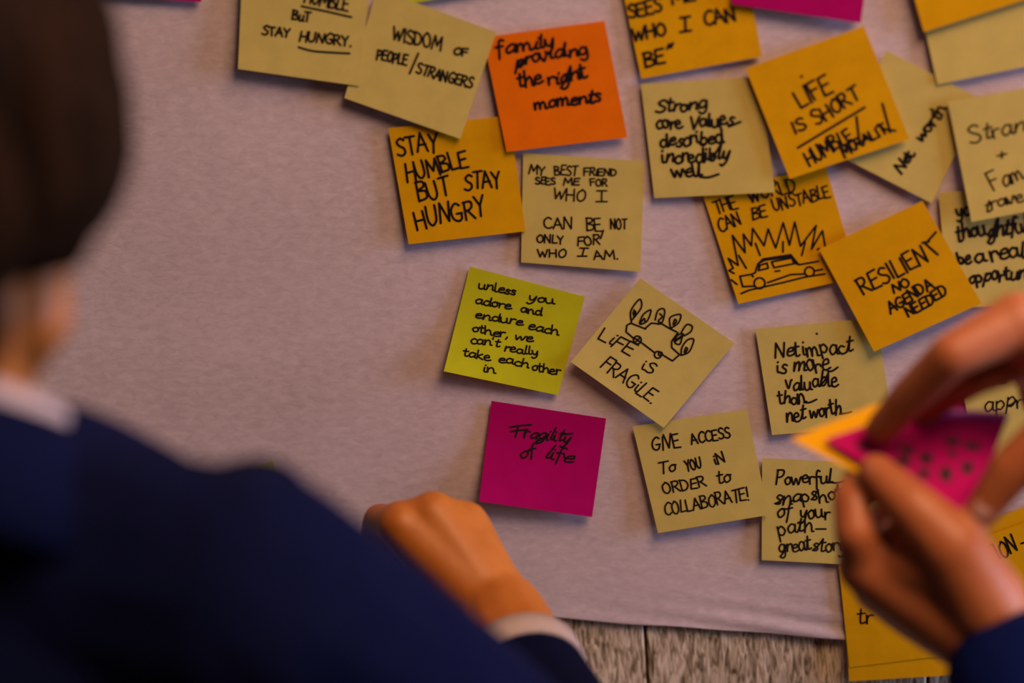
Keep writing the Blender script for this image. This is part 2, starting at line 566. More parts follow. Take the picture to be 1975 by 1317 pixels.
note('amber', [(1188, -78), (1428, -110), (1470, 109), (1237, 152)], 'amber sticky note reading SEES ME WHO I CAN BE with a closing quotation mark', 2, (4, 4),
     word('SEES', (1214, 34), (1277, 22), 27) + word('ME', (1298, 10), (1342, 2), 27) + word('WHO', (1221, 81), (1286, 68), 25) +
     word('|', (1312, 62), (1332, 59), 26) + word('CAN', (1360, 51), (1420, 38), 27) + word('BE', (1245, 129), (1283, 121), 27) +
     line((1287, 94), (1291, 85)) + line((1294, 92), (1298, 83)), 5.2)
note('pink', [(1440, -200), (1690, -165), (1660, 44), (1411, 8)], 'magenta sticky note cut off at the top edge over the SEES ME note', 8, (5, 5))
note('pale', [(1236, 162), (1465, 148), (1495, 371), (1262, 382)], 'pale yellow sticky note reading Strong core values described incredibly well', 3, (4, 9),
     word('Strong', (1264, 217), (1362, 211), 26, .15, jit=.12, join=True) + word('core', (1265, 248), (1314, 246), 26, jit=.12, join=True) + word('Values', (1330, 247), (1412, 241), 25, .1, jit=.12, join=True) + line((1406, 244), (1428, 235)) +
     word('described', (1273, 284), (1394, 274), 26, .15, jit=.12, join=True) + word('incredibly', (1276, 316), (1404, 308), 26, .12, jit=.12, join=True) + word('well', (1297, 343), (1352, 341), 27, jit=.12, join=True) +
     line((1350, 341), (1366, 342), (1386, 336), smooth=True), 5.0)
note('amber', [(1355, 374), (1592, 320), (1655, 535), (1424, 586)], 'amber sticky note reading THE WORLD CAN BE UNSTABLE above a drawn car', 1, (5, 1),
     word('THE', (1382, 413), (1424, 401), 26, -.1) + word('WORLD', (1447, 391), (1537, 367), 28) + word('CAN', (1389, 448), (1431, 432), 26) +
     word('BE', (1452, 423), (1480, 416), 23) + word('UNSTABLE', (1494, 408), (1602, 379), 24) +
     conv((1220, 320), 4.489, [
         [(880, 930), (835, 905), (872, 885), (830, 800), (915, 860), (865, 600), (975, 750), (960, 590), (1030, 690), (1040, 540), (1140, 690), (1175, 545), (1240, 710), (1305, 490),
          (1360, 685), (1405, 485), (1455, 695), (1590, 515), (1550, 720), (1645, 560), (1668, 695)],
         [(1065, 670), (1105, 775)], [(1303, 655), (1303, 745)], [(1495, 660), (1465, 775)], [(920, 775), (985, 885)], [(855, 985), (905, 1025)],
         [(1045, 960), (1030, 938), (930, 955), (955, 1045), (1050, 1040)], [(1030, 938), (1062, 925), (1085, 850), (1130, 805), (1370, 768), (1440, 855), (1610, 825)],
         [(1075, 885), (1100, 838), (1145, 815), (1360, 785), (1385, 795), (1420, 850)],
         [(1090, 905), (1105, 860), (1165, 840), (1175, 885), (1090, 905)], [(1205, 830), (1380, 795), (1400, 845), (1225, 880), (1205, 830)],
         [(1235, 912), (1275, 907)], [(1170, 1010), (1370, 940), (1485, 935)], [(940, 1105), (1010, 1075), (1300, 1010), (1500, 960), (1665, 935)], [(1575, 908), (1645, 895)], [(1600, 725), (1615, 715)]]) +
     conv((1220, 320), 4.489, circ((1100, 1015), 47) + circ((1532, 915), 41)), 3.8)
note('pale', [(1709, 97), (1893, 192), (1797, 392), (1612, 297)], 'pale yellow sticky note reading Net worth, tilted and half under LIFE IS SHORT', 3, (2, 4),
     word('Net', (1739, 336), (1764, 299), 20, jit=.12, join=True) + word('worth', (1779, 277), (1824, 211), 24, jit=.12, join=True), 5.0)
note('amber', [(1438, 132), (1666, 50), (1754, 268), (1523, 345)], 'amber sticky note reading LIFE IS SHORT above a line', 11, (10, 6),
     word('LIFE', (1545, 209), (1607, 176), 35) + line((1545, 148), (1547, 147)) + word('IS', (1532, 258), (1557, 248), 24) + word('SHORT', (1576, 242), (1660, 191), 28) +
     line((1539, 285), (1668, 207)) + word('HUMBLE', (1561, 320), (1648, 268), 28) + line((1652, 225), (1658, 278), (1672, 262)) + word('MO', (1630, 304), (1656, 285), 20) +
     word('RALIT', (1652, 287), (1712, 255), 19) + line((1702, 200), (1717, 255)) + line((1693, 240), (1708, 250), (1727, 252)), 4.8, power=1.6)
note('pale', [(1758, -58), (1998, -92), (2040, 116), (1808, 163)], 'blank pale yellow sticky note tucked under the amber note at the top right corner', 2, (5, 4))
note('amber', [(1722, -150), (1955, -208), (2012, -12), (1782, 62)], 'blank amber sticky note cut off at the top right over a pale note', 10, (3, 3))
note('pale', [(1810, 372), (2040, 352), (2062, 576), (1830, 597)], 'pale yellow sticky note reading thoughtful be a real opportun at the right edge', 2, (2, 2),
     word('yo', (1846, 421), (1871, 417), 27, jit=.12, join=True) + word('thoughtful', (1846, 463), (1982, 446), 32, .05, jit=.12, join=True) + word('be', (1850, 512), (1871, 508), 25, jit=.12, join=True) + word('a', (1881, 508), (1899, 504), 30) +
     word('real', (1912, 505), (1976, 496), 32, jit=.12, join=True) + word('opportun', (1868, 544), (1978, 538), 26, .1, jit=.12, join=True), 5.2)
note('pale', [(1828, 196), (2050, 158), (2086, 388), (1874, 428)], 'pale yellow sticky note reading Stran + Fam at the right edge', 12, (9, 9),
     word('Stran', (1871, 275), (1976, 251), 32, .05, jit=.12, join=True) + word('+', (1923, 310), (1942, 306), 22) + word('Fam', (1917, 369), (1976, 347), 34, jit=.12, join=True) + word('trave', (1899, 408), (1974, 389), 24, .1, jit=.12, join=True), 3.6)
note('amber', [(1580, 481), (1779, 387), (1893, 585), (1686, 678)], 'amber sticky note reading RESILIENT NO AGENDA NEEDED', 9, (10, 7),
     word('RESILIEN', (1665, 568), (1792, 502), 34) + line((1785, 470), (1812, 440)) + line((1785, 470), (1809, 491)) + line((1779, 468), (1792, 466)) + word('NO', (1724, 565), (1756, 550), 17) +
     word('AGENDA', (1718, 605), (1801, 553), 21) + word('NEEDED', (1753, 612), (1829, 567), 20), 4.6, power=1.6)
note('lime', [(906, 514), (1128, 572), (1076, 762), (856, 716)], 'lime sticky note reading unless you adore and endure each other', 1, (19, 4),
     word('unless', (922, 555), (993, 569), 16) + word('you', (1018, 578), (1067, 585), 16) + word('adore', (916, 585), (983, 596), 16) + word('and', (1004, 602), (1043, 608), 16) +
     word('endure', (916, 612), (1005, 628), 16) + word('each', (1018, 634), (1075, 645), 16) + word('other,', (910, 639), (979, 652), 16) + word('we', (992, 655), (1025, 659), 16) +
     word("can't", (907, 661), (961, 669), 16) + word('really', (972, 676), (1037, 686), 16) + word('take', (893, 685), (943, 695), 16) + word('each', (961, 697), (1017, 709), 16) +
     word('other', (1025, 713), (1079, 723), 16) + word('in', (931, 716), (953, 720), 16), 3.4)
CAKE = conv((840, 500), 3.292, [
    [(1335, 442), (1240, 405), (1215, 420), (1210, 460), (1262, 505)], [(1310, 530), (1395, 595)], [(1440, 605), (1505, 645), (1550, 605), (1500, 560), (1500, 520), (1540, 465)],
    [(1480, 435), (1440, 410), (1370, 405), (1330, 440)], [(1530, 460), (1480, 435)], [(1265, 500), (1300, 525)], [(1270, 525), (1295, 500)]] +
    [[tuple(p) for p in catmull(s)] for s in (
        [(1245, 400), (1240, 330), (1285, 262), (1305, 260), (1305, 310), (1248, 385)], [(1262, 320), (1255, 345), (1268, 360), (1270, 330), (1258, 370)],
        [(1295, 405), (1320, 350), (1368, 322), (1345, 390), (1300, 412), (1325, 375), (1330, 400)], [(1395, 385), (1410, 330), (1440, 312), (1456, 330), (1442, 395), (1415, 412)],
        [(1425, 345), (1440, 365), (1415, 390), (1435, 405)],
        [(1492, 432), (1490, 370), (1555, 350), (1545, 400), (1500, 435)], [(1510, 410), (1520, 380), (1530, 395), (1510, 415)],
        [(1560, 465), (1595, 415), (1630, 425), (1620, 460), (1580, 485)], [(1515, 520), (1540, 480), (1575, 475), (1530, 510), (1570, 490), (1520, 525), (1550, 540), (1565, 500)],
        [(1560, 610), (1565, 560), (1600, 512), (1640, 510), (1612, 585), (1560, 610)], [(1580, 590), (1590, 560), (1600, 570), (1585, 595)])])
note('pale', [(1235, 536), (1417, 662), (1280, 825), (1101, 698)], 'pale yellow sticky note reading LIFE IS FRAGILE under a drawn row of leaves', 5, (8, 9),
     word('LiFE', (1153, 652), (1215, 686), 25, .2) + word('iS', (1236, 710), (1257, 720), 22, .1) + word('FRAGiLE.', (1157, 708), (1256, 778), 27, .1) + CAKE +
     conv((840, 500), 3.292, circ((1282, 512), 25) + circ((1412, 606), 22) + circ((1428, 600), 12)), 3.4)
note('pale', [(1457, 634), (1690, 613), (1722, 818), (1489, 839)], 'pale yellow sticky note reading Net impact is more valuable than net worth', 2, (5, 3),
     word('Net', (1495, 691), (1540, 688), 27, jit=.12, join=True) + word('impact', (1548, 687), (1642, 678), 30, .05, jit=.12, join=True) + line((1575, 643), (1576, 644)) + word('is', (1498, 721), (1516, 719), 28, jit=.12, join=True) +
     word('more', (1530, 719), (1598, 716), 34, jit=.12, join=True) + line((1597, 716), (1606, 715), (1616, 708), smooth=True) + word('valuable', (1516, 752), (1614, 745), 29, .05, jit=.12, join=True) +
     word('than', (1502, 780), (1553, 777), 26, jit=.12, join=True) + line((1551, 776), (1562, 776), (1575, 770), smooth=True) + word('net', (1517, 814), (1552, 809), 30, jit=.12, join=True) +
     word('worth', (1562, 806), (1622, 798), 30, jit=.12, join=True) + line((1620, 798), (1632, 797), (1642, 794)), 4.0)
note('pink', [(948, 773), (1169, 807), (1142, 997), (924, 967)], 'magenta sticky note reading Fragility of life', 1, (24, 11),
     line((983, 824), (1000, 821), (1025, 819)) + line((985, 832), (1018, 828)) + line((1000, 822), (994, 843)) + word('ragility', (1010, 842), (1096, 853), 22, .25, jit=.12, join=True) + line((1082, 838), (1104, 836)) +
     word('of', (1002, 885), (1030, 880), 24, .35, jit=.12, join=True) + word('life', (1050, 881), (1100, 891), 26, .3, jit=.12, join=True), 3.8, power=1.7)
note('pale', [(1220, 822), (1440, 789), (1483, 993), (1269, 1028)], 'pale yellow sticky note reading GIVE ACCESS TO YOU IN ORDER TO COLLABORATE!', 4, (7, 9),
     word('GIVE', (1258, 870), (1313, 861), 26) + word('ACCESS', (1334, 856), (1409, 844), 20) + word('To', (1271, 914), (1302, 909), 22) + word('YOU', (1325, 909), (1354, 901), 20) +
     word('iN', (1380, 897), (1400, 890), 21) + word('ORDER', (1280, 953), (1363, 938), 20) + word('to', (1384, 933), (1408, 929), 25) + word('COLLABORATE!', (1283, 994), (1446, 963), 24), 3.6)
note('pale', [(1470, 883), (1702, 895), (1700, 1092), (1469, 1080)], 'pale yellow sticky note reading Powerful snapshot of your path, great story', 2, (4, 3),
     word('Powerful', (1496, 935), (1603, 930), 26, .05, jit=.12, join=True) + line((1601, 930), (1616, 931), (1631, 927), smooth=True) + word('snapshot', (1494, 972), (1624, 964), 28, .05, jit=.12, join=True) +
     word('of', (1498, 1001), (1524, 998), 28, .1, jit=.12, join=True) + word('your', (1542, 1001), (1599, 1000), 28, jit=.12, join=True) + word('path', (1501, 1030), (1566, 1025), 30, jit=.12, join=True) + line((1574, 1020), (1593, 1020)) +
     word('great', (1503, 1068), (1563, 1062), 28, jit=.12, join=True) + word('story', (1567, 1065), (1632, 1062), 28, jit=.12, join=True), 3.8)
note('pink', [(1835, 756), (1990, 868), (1885, 1009), (1728, 895)], 'magenta sticky note on the wall half hidden behind the two holding hands', 1, (5, 5),
     line((1819, 797), (1831, 781)), 4)
note('pale', [(1848, 715), (2075, 690), (2108, 885), (1889, 908)], 'pale yellow sticky note reading appre at the right edge behind the hands', 4, (4, 4),
     line((1904, 732), (1908, 742), (1918, 743), (1934, 727), (1930, 740), (1942, 738), smooth=True) + word('appre', (1899, 793), (1990, 783), 30, .1, jit=.12, join=True), 3.2)
note('amber', [(1866, 1018), (2098, 934), (2160, 1136), (1934, 1226)], 'blank amber sticky note peeking out from under the TION note', 1, (2, 2))
note('amber', [(1878, 1043), (2110, 960), (2172, 1160), (1946, 1248)], 'amber sticky note ending in TION at the lower right edge', 4, (3, 3),
     word('TION', (1912, 1086), (1964, 1061), 33) + line((1970, 1048), (1979, 1045)), 4)
note('amber', [(1622, 1116), (1848, 1092), (1868, 1300), (1638, 1314)], 'blank amber sticky note showing as a strip below the one marked tr', 1, (2, 2))
note('amber', [(1617, 1082), (1843, 1058), (1866, 1259), (1638, 1287)], 'amber sticky note marked tr at the foot of the paper sheet', 3, (1, 1),
     word('tr', (1654, 1204), (1682, 1203), 30), 4)
note('lime', [(312, 968), (525, 889), (592, 1072), (380, 1150)], 'lime sticky note whose corner shows above the dark jacket shoulder', 1, (2, 2))

# ---------------------------------------------------------------- bodies: tapered volumes fused into one skin
def capsule(bm, p0, p1, r0, r1, seg=14):
    p0, p1 = Vector(p0), Vector(p1)
    ax = (p1 - p0)
    ln = ax.length
    ax = ax.normalized() if ln > 1e-6 else Vector((0, 0, 1))
    s = ax.orthogonal().normalized()
    t = ax.cross(s)
    rings = []
    prof = [(-math.cos(a) * r0, math.sin(a) * r0) for a in (0.0, .4, .8, 1.2, PI / 2)] + [(ln + math.sin(a) * r1, math.cos(a) * r1) for a in (0, .4, .8, 1.2, PI / 2)]
    for h, r in prof:
        if r < 1e-5:
            rings.append([bm.verts.new(p0 + ax * h)])
        else:
            rings.append([bm.verts.new(p0 + ax * h + (s * math.cos(2 * PI * k / seg) + t * math.sin(2 * PI * k / seg)) * r) for k in range(seg)])
    for a, b in zip(rings, rings[1:]):
        for k in range(seg):
            q = (k + 1) % seg
            if len(a) == 1:
                bm.faces.new((a[0], b[k], b[q]))
            elif len(b) == 1:
                bm.faces.new((a[k], a[q], b[0]))
            else:
                bm.faces.new((a[k], a[q], b[q], b[k]))


def ellipsoid(bm, c, r, rot=None):
    m = Matrix.Translation(Vector(c)) @ (rot.to_4x4() if rot else Matrix.Identity(4)) @ Matrix.Diagonal((r[0], r[1], r[2], 1))
    bmesh.ops.create_uvsphere(bm, u_segments=24, v_segments=16, radius=1.0, matrix=m)


def fuse(name, prims, voxel, m, parent=None, smooth=6, fn=None):
    bm = bmesh.new()
    for p in prims:
        if p[0] == 'c':
            capsule(bm, *p[1:])
        elif p[0] == 'e':
            ellipsoid(bm, *p[1:])
        elif p[0] == 'chain':
            pts, rad = p[1], p[2]
            for i in range(len(pts) - 1):
                capsule(bm, pts[i], pts[i + 1], rad[i], rad[i + 1])
    bmesh.ops.recalc_face_normals(bm, faces=bm.faces)
    me = bpy.data.meshes.new(name + '_src')
    bm.to_mesh(me)
    bm.free()
    t = bpy.data.objects.new(name + '_src', me)
    COL.objects.link(t)
    r = t.modifiers.new('r', 'REMESH')
    r.mode = 'VOXEL'
    r.voxel_size = voxel
    s = t.modifiers.new('s', 'SMOOTH')
    s.factor = 0.5
    s.iterations = smooth
    dg = bpy.context.evaluated_depsgraph_get()
    dg.update()
    out = bpy.data.meshes.new_from_object(t.evaluated_get(dg))
    out.name = name
    bpy.data.objects.remove(t)
    bpy.data.meshes.remove(me)
    if fn:
        for v in out.vertices:
            v.co = fn(v.co)
    out.materials.clear()
    return link(name, out, m, parent)


def tube(name, pts, rads, m, parent, thick=0.002, seg=32, flat=1.0, nrm=None):
    """open cloth band along a short path, with thickness"""
    bm = bmesh.new()
    rings = []
    for i, p in enumerate(pts):
        a = (Vector(pts[min(i + 1, len(pts) - 1)]) - Vector(pts[max(i - 1, 0)])).normalized()
        if nrm:
            a = Vector(nrm)
        s = (a.cross(Vector((0, 1, 0)))).normalized() if abs(a.y) < .95 else Vector((1, 0, 0))
        t = a.cross(s)
        rings.append([bm.verts.new(Vector(p) + s * math.cos(2 * PI * k / seg) * rads[i] + t * math.sin(2 * PI * k / seg) * rads[i] * flat) for k in range(seg)])
    for a, b in zip(rings, rings[1:]):
        for k in range(seg):
            q = (k + 1) % seg
            bm.faces.new((a[k], a[q], b[q], b[k]))
    o = from_bm(name, bm, m, parent)
    sd = o.modifiers.new('thickness', 'SOLIDIFY')
    sd.thickness = thick
    sd.offset = 1
    return o


def head_prims(H, yaw, pitch, k=1.0):
    """head volumes around the skull centre H; local +Y is the face"""
    R = (Euler((0, 0, yaw)).to_matrix() @ Euler((pitch, 0, 0)).to_matrix())
    H = Vector(H)

    def L(x, y, z):
        return H + R @ Vector((x, y, z)) * k
    pr = [('e', L(0, -.012, .028), (.076 * k, .095 * k, .088 * k), R), ('e', L(0, .035, -.035), (.058 * k, .062 * k, .078 * k), R),
          ('e', L(0, .064, -.102), (.032 * k, .028 * k, .026 * k), R), ('c', L(0, .088, .004), L(0, .112, -.034), .008 * k, .0125 * k),
          ('e', L(0, .094, -.064), (.024 * k, .012 * k, .009 * k), R), ('e', L(0, .08, .024), (.043 * k, .018 * k, .012 * k), R)]
    for s in (-1, 1):
        pr += [('e', L(s * .073, -.010, -.012), (.008 * k, .018 * k, .030 * k), R), ('e', L(s * .036, .058, -.035), (.020 * k, .024 * k, .026 * k), R),
               ('e', L(s * .010, .104, -.036), (.008 * k, .008 * k, .007 * k), R), ('c', L(s * .052, .012, -.072), L(s * .02, .066, -.104), .021 * k, .02 * k), ('c', L(s * .060, .010, -.01), L(s * .052, .012, -.072), .018 * k, .02 * k)]
    return pr, L, R


def limb_fn(*a):
    return None


def person(name, label, root, H, yaw, pitch, neck, shR, shL, elR, elL, wrR, wrL, hands, hip, fwd, skin, top, hairfn, female=False, voxel=0.0026):
    r = empty(name, root)
    hp, L, R = head_prims(H, yaw, pitch)
    neck, shR, shL, elR, elL, wrR, wrL, hip, fwd = (Vector(v) for v in (neck, shR, shL, elR, elL, wrR, wrL, hip, fwd))
    right = (shR - shL)
    right.z = 0
    right.normalize()
    RB = Matrix((right, fwd, Vector((0, 0, 1)))).transposed()
    q = 0.92 if female else 1.0
    chest = (shR + shL) / 2 + Vector((0, 0, -.10)) + fwd * .015
    waist = (chest + hip) / 2 + Vector((0, 0, -.02))
    legs = []
    for s in (-1, 1):
        hj = hip + right * (s * .09) + Vector((0, 0, -.04))
        kn = Vector((hj.x, hj.y, hj.z * .54)) + right * (s * .015) + fwd * .02
        an = Vector((hj.x, hj.y, .085)) + right * (s * .03) - fwd * .015
        legs.append((hj, kn, an))
    body = hp + [('c', L(0, -.02, -.05), neck, .056 * q, .060 * q), ('c', neck, neck + Vector((0, 0, -.08)), .06, .075),
                 ('c', neck + Vector((0, 0, -.04)), shR, .05, .052 * q), ('c', neck + Vector((0, 0, -.04)), shL, .05, .052 * q),
                 ('e', chest, (.155 * q, .105, .17), RB), ('e', waist, (.135 * q, .095, .17), RB), ('e', hip, (.16, .11, .13), RB)]
    for sh, el, wr in ((shR, elR, wrR), (shL, elL, wrL)):
        body += [('c', sh, el, .048 * q, .039 * q), ('c', el, el.lerp(wr, .35), .039 * q, .041 * q), ('c', el.lerp(wr, .35), wr, .041 * q, .028 * q)]
    for hj, kn, an in legs:
        body += [('c', hj, kn, .085, .055), ('c', kn, kn.lerp(an, .35), .052, .054), ('c', kn.lerp(an, .35), an, .054, .036), ('c', an, an + fwd * .14 + Vector((0, 0, -.05)), .036, .026)]
    body += hands
    fuse('body', body, voxel, skin, r, 5)
    for s in (-1, 1):
        bm = bmesh.new()
        ellipsoid(bm, L(s * .031, .082, .006), (.0125, .0125, .0125))
        from_bm('eye', bm, 'eye', r)
    hairfn(r, L, R)
    # trousers and shoes
    tr = [('e', hip + Vector((0, 0, .0)), (.172, .122, .13), RB), ('e', hip + Vector((0, 0, .08)), (.155, .112, .08), RB)]
    for hj, kn, an in legs:
        tr += [('c', hj, kn, .096, .070), ('c', kn, an + Vector((0, 0, .0)), .070, .056)]
        sole = Vector((an.x, an.y, 0.030))
        fuse('shoe', [('c', sole - fwd * .045, sole + fwd * .06, .036, .040), ('c', sole + fwd * .06, sole + fwd * .165, .040, .030), ('c', sole - fwd * .02, sole + Vector((0, 0, .075)), .042, .046)],
             .005, 'shoe', r, 3, fn=lambda c: Vector((c.x, c.y, max(c.z, 0.001))))
    fuse('trousers', tr, .006, 'trousers', r, 4)
    tag(r, label, 'person')
    return r, L, R, RB, chest, waist, legs


# ---- the man on the left, seen from behind
mH = cp(-243, 288, 0.985)
mNeck = cp(-195, 850, 1.03)
mShR = cp(455, 1178, 1.015)
mFwd = Vector((0.18, 0.98, 0)).normalized()
mCtr = Vector((mNeck.x - .002, mNeck.y - .02, 0))
mShL = Vector((2 * mNeck.x - mShR.x, 2 * (mNeck.y - .012) - mShR.y, mShR.z))
mElR = cp(1160, 1690, 1.255)
mWr = cp(968, 1192, 1.450)
mElL = mShL + Vector((-.05, -.02, -.28))
mWrL = mElL + Vector((.04, .20, -.12))
mHip = Vector((mNeck.x, mNeck.y - .03, .96))


def px_chain(*pts):
    return [cp(*p) for p in pts]


mh = []
mW = (968, 1192, 1.450)
knk = dict(i=(775, 1012, 1.470), m=(836, 996, 1.472), r=(897, 1013, 1.482), p=(930, 1066, 1.500))
for k, rr in zip('imrp', (.0155, .016, .0155, .014)):
    mh.append(('c', cp(*mW), cp(*knk[k]), .021, rr))
mh.append(('c', cp(940, 1155, 1.466), cp(850, 1060, 1.486), .026, .021))
for a, b in (('i', 'm'), ('m', 'r'), ('r', 'p')):   # web between the knuckles
    pa, pb = cp(*knk[a]), cp(*knk[b])
    mh.append(('c', cp(*mW), (pa + pb) / 2 + FW * .002, .022, .0145))
    mh.append(('c', pa + FW * .002, pb + FW * .002, .0135, .0135))
mh.append(('chain', px_chain(knk['i'], (732, 1002, 1.508), (722, 1040, 1.535), (742, 1068, 1.54)), (.0125, .0105, .0095, .0085)))
mh.append(('chain', px_chain(knk['m'], (825, 986, 1.522), (806, 1020, 1.552), (822, 1052, 1.55)), (.0135, .011, .010, .009)))
mh.append(('chain', px_chain(knk['r'], (885, 1016, 1.530), (866, 1045, 1.556), (872, 1072, 1.55)), (.013, .0105, .0095, .0085)))
mh.append(('chain', px_chain(knk['p'], (922, 1072, 1.540), (902, 1092, 1.56), (900, 1112, 1.55)), (.012, .0095, .0085, .0075)))
mh.append(('chain', px_chain((930, 1160, 1.462), (828, 1118, 1.474), (762, 1075, 1.496), (728, 1040, 1.512)), (.020, .0145, .0115, .0095)))
for k in 'imrp':   # knuckle bumps
    a, b, c = knk[k]
    mh.append(('e', cp(a, b, c - .003), (.0135, .0135, .0135)))
# left hand hanging relaxed in front of him
d = (mWrL - mElL).normalized()
sd = Vector((1, 0, 0))
for j, (o_, ln) in enumerate(((-.028, .075), (-.009, .085), (.010, .08), (.028, .062))):
    k0 = mWrL + d * .085 + Vector((o_, 0, 0))
    mh.append(('c', mWrL, k0, .022, .014))
    mh.append(('chain', [k0, k0 + d * ln * .55 + Vector((0, .006, -.012)), k0 + d * ln * .85 + Vector((0, .0, -.035))], (.0105, .0095, .008)))
mh.append(('chain', [mWrL + Vector((.01, 0, 0)), mWrL + d * .05 + Vector((.045, 0, .0)), mWrL + d * .095 + Vector((.058, 0, -.012))], (.018, .0125, .009)))


def man_hair(r, L, R):
    pr = [('e', L(0, -.024, .045), (.093, .102, .096), R), ('e', L(0, -.055, -.005), (.080, .070, .085), R), ('e', L(0, .03, .09), (.075, .065, .045), R),
          ('e', L(.0, -.046, -.064), (.062, .044, .050), R), ('e', L(.070, -.014, .020), (.037, .064, .074), R), ('e', L(-.071, -.014, .024), (.038, .064, .074), R)]

    def ruffle(c):
        n = noise.noise(Vector((c.x * 70, c.y * 70, c.z * 22))) * .0045 + noise.noise(c * 190) * .0012
        return c + (c - L(0, -.02, .02)).normalized() * n
    fuse('hair', pr, .003, 'hair', r, 4, fn=ruffle)


man, L, R, RB, chest, waist, legs = person('person', 'dark-haired man in navy jacket seen from behind, one fist held near the wall',
                                      (mCtr.x, mCtr.y, 0), mH, .08, -.26, mNeck, mShR, mShL, mElR, mElL, mWr, mWrL, mh, mHip, mFwd, 'skin', 'jacket', man_hair)


def cloth(c):
    n = noise.noise(c * 14) * .006 + noise.noise(c * 34) * .0025
    return c + Vector((0, 0, 1)) * n * .4 + Vector((n * .6, -n, 0))


jr = [('e', chest, (.180, .130, .185), RB), ('e', waist, (.168, .124, .19), RB), ('e', mHip + Vector((0, 0, .02)), (.188, .135, .15), RB),
      ('c', mNeck + Vector((0, -.012, -.035)), mShR + Vector((-.02, 0, .005)), .056, .060), ('c', mNeck + Vector((0, -.012, -.035)), mShL + Vector((.02, 0, .012)), .056, .062),
      ('e', cp(468, 1004, 1.015), (.030, .045, .020)),
      ('c', mShR, mShR.lerp(mElR, .5), .063, .064), ('c', mShR.lerp(mElR, .5), mElR, .064, .056), ('c', mElR, mElR.lerp(mWr, .72), .056, .036),
      ('c', mShL, mElL, .068, .056), ('c', mElL, mElL.lerp(mWrL, .72), .056, .042)]
fuse('jacket', jr, .004, 'jacket', man, 5, fn=cloth)
# jacket collar roll and shirt collar round the neck, shirt cuffs past the sleeves
nd = Vector((.17, .60, .78)).normalized()
nc = cp(-206, 786, 1.02)
tube('shirt_collar', [nc - nd * .008, nc + nd * .004, nc + nd * .013], [.073, .071, .069], 'shirt', man, .003, 36, .98, nd)
tube('jacket_collar', [nc - nd * .050, nc - nd * .018, nc + nd * .003], [.102, .086, .0765], 'jacket', man, .005, 36, .98, nd)
ax = (mWr - mElR).normalized()
c0 = mElR.lerp(mWr, .72)
tube('shirt_cuff', [c0, c0 + ax * .010, c0 + ax * .019], [.0350, .0348, .0345], 'shirt', man, .002)
ax = (mWrL - mElL).normalized()
c0 = mElL.lerp(mWrL, .78)
tube('shirt_cuff', [c0, c0 + ax * .020, c0 + ax * .040], [.040, .039, .037], 'shirt', man, .002)

# ---- the second person: only the hands and sleeves reach into the picture
wW = (1930, 1245, 1.275)
wrL2 = cp(*wW)
wrR2 = cp(2215, 770, 1.26)
h2 = []
k2 = dict(i=(1672, 1090, 1.285), m=(1702, 1128, 1.305), r=(1738, 1160, 1.322), p=(1776, 1188, 1.335))
for k, rr in zip('imrp', (.0165, .017, .016, .0145)):
    h2.append(('c', wrL2, cp(*k2[k]), .025, rr))
h2.append(('c', cp(1880, 1170, 1.285), cp(1760, 1090, 1.295), .029, .026))
h2.append(('c', cp(1850, 1140, 1.280), cp(1745, 1060, 1.282), .027, .017))
h2.append(('c', cp(1800, 1080, 1.275), cp(1690, 1095, 1.290), .024, .018))
for a, b in (('i', 'm'), ('m', 'r'), ('r', 'p')):
    pa, pb = cp(*k2[a]), cp(*k2[b])
    h2.append(('c', wrL2, (pa + pb) / 2 + FW * .002, .025, .016))
    h2.append(('c', pa + FW * .002, pb + FW * .002, .015, .015))
h2.append(('chain', px_chain(k2['i'], (1650, 1030, 1.272), (1642, 965, 1.278), (1664, 908, 1.304)), (.0145, .0115, .0105, .0085)))
h2.append(('chain', px_chain((1900, 1165, 1.265), (1836, 1055, 1.254), (1760, 978, 1.258), (1690, 912, 1.270)), (.023, .0185, .0140, .0105)))
h2.append(('chain', px_chain(k2['m'], (1672, 1082, 1.330), (1696, 1020, 1.335), (1730, 975, 1.335)), (.013, .0112, .010, .0085)))
h2.append(('chain', px_chain(k2['r'], (1696, 1118, 1.352), (1712, 1062, 1.368), (1750, 1050, 1.365)), (.0125, .0105, .0095, .008)))
h2.append(('chain', px_chain(k2['p'], (1740, 1150, 1.366), (1752, 1108, 1.378), (1785, 1098, 1.375)), (.0115, .0095, .0085, .0075)))
# right hand from above: index and middle finger press the notes, thumb below
kr = dict(i=(1962, 622, 1.248), m=(2000, 672, 1.268), r=(2030, 715, 1.290), p=(2055, 762, 1.305))
for k, rr in zip('imrp', (.0165, .017, .016, .0145)):
    h2.append(('c', wrR2, cp(*kr[k]), .025, rr))
h2.append(('chain', px_chain(kr['i'], (1836, 684, 1.240), (1752, 768, 1.265), (1698, 828, 1.282)), (.0155, .0120, .0108, .0088)))
h2.append(('chain', px_chain(kr['m'], (1880, 722, 1.272), (1796, 772, 1.298), (1738, 822, 1.318)), (.0150, .0115, .0105, .0085)))
h2.append(('chain', px_chain(kr['r'], (1990, 720, 1.335), (2000, 770, 1.348), (2030, 790, 1.345)), (.0125, .0105, .0095, .008)))
h2.append(('chain', px_chain(kr['p'], (2030, 765, 1.345), (2040, 805, 1.352), (2065, 815, 1.348)), (.0115, .0095, .0085, .0075)))
h2.append(('chain', px_chain((2150, 800, 1.25), (2040, 835, 1.24), (1952, 905, 1.245), (1895, 985, 1.252)), (.022, .0155, .0125, .0095)))
f2 = Vector((-.05, 1, 0)).normalized()
r2 = Vector((f2.y, -f2.x, 0))
c2 = Vector((.60, -.66, 0))
shL2 = c2 - r2 * .17 + Vector((0, 0, 1.40))
shR2 = c2 + r2 * .17 + Vector((0, 0, 1.40))


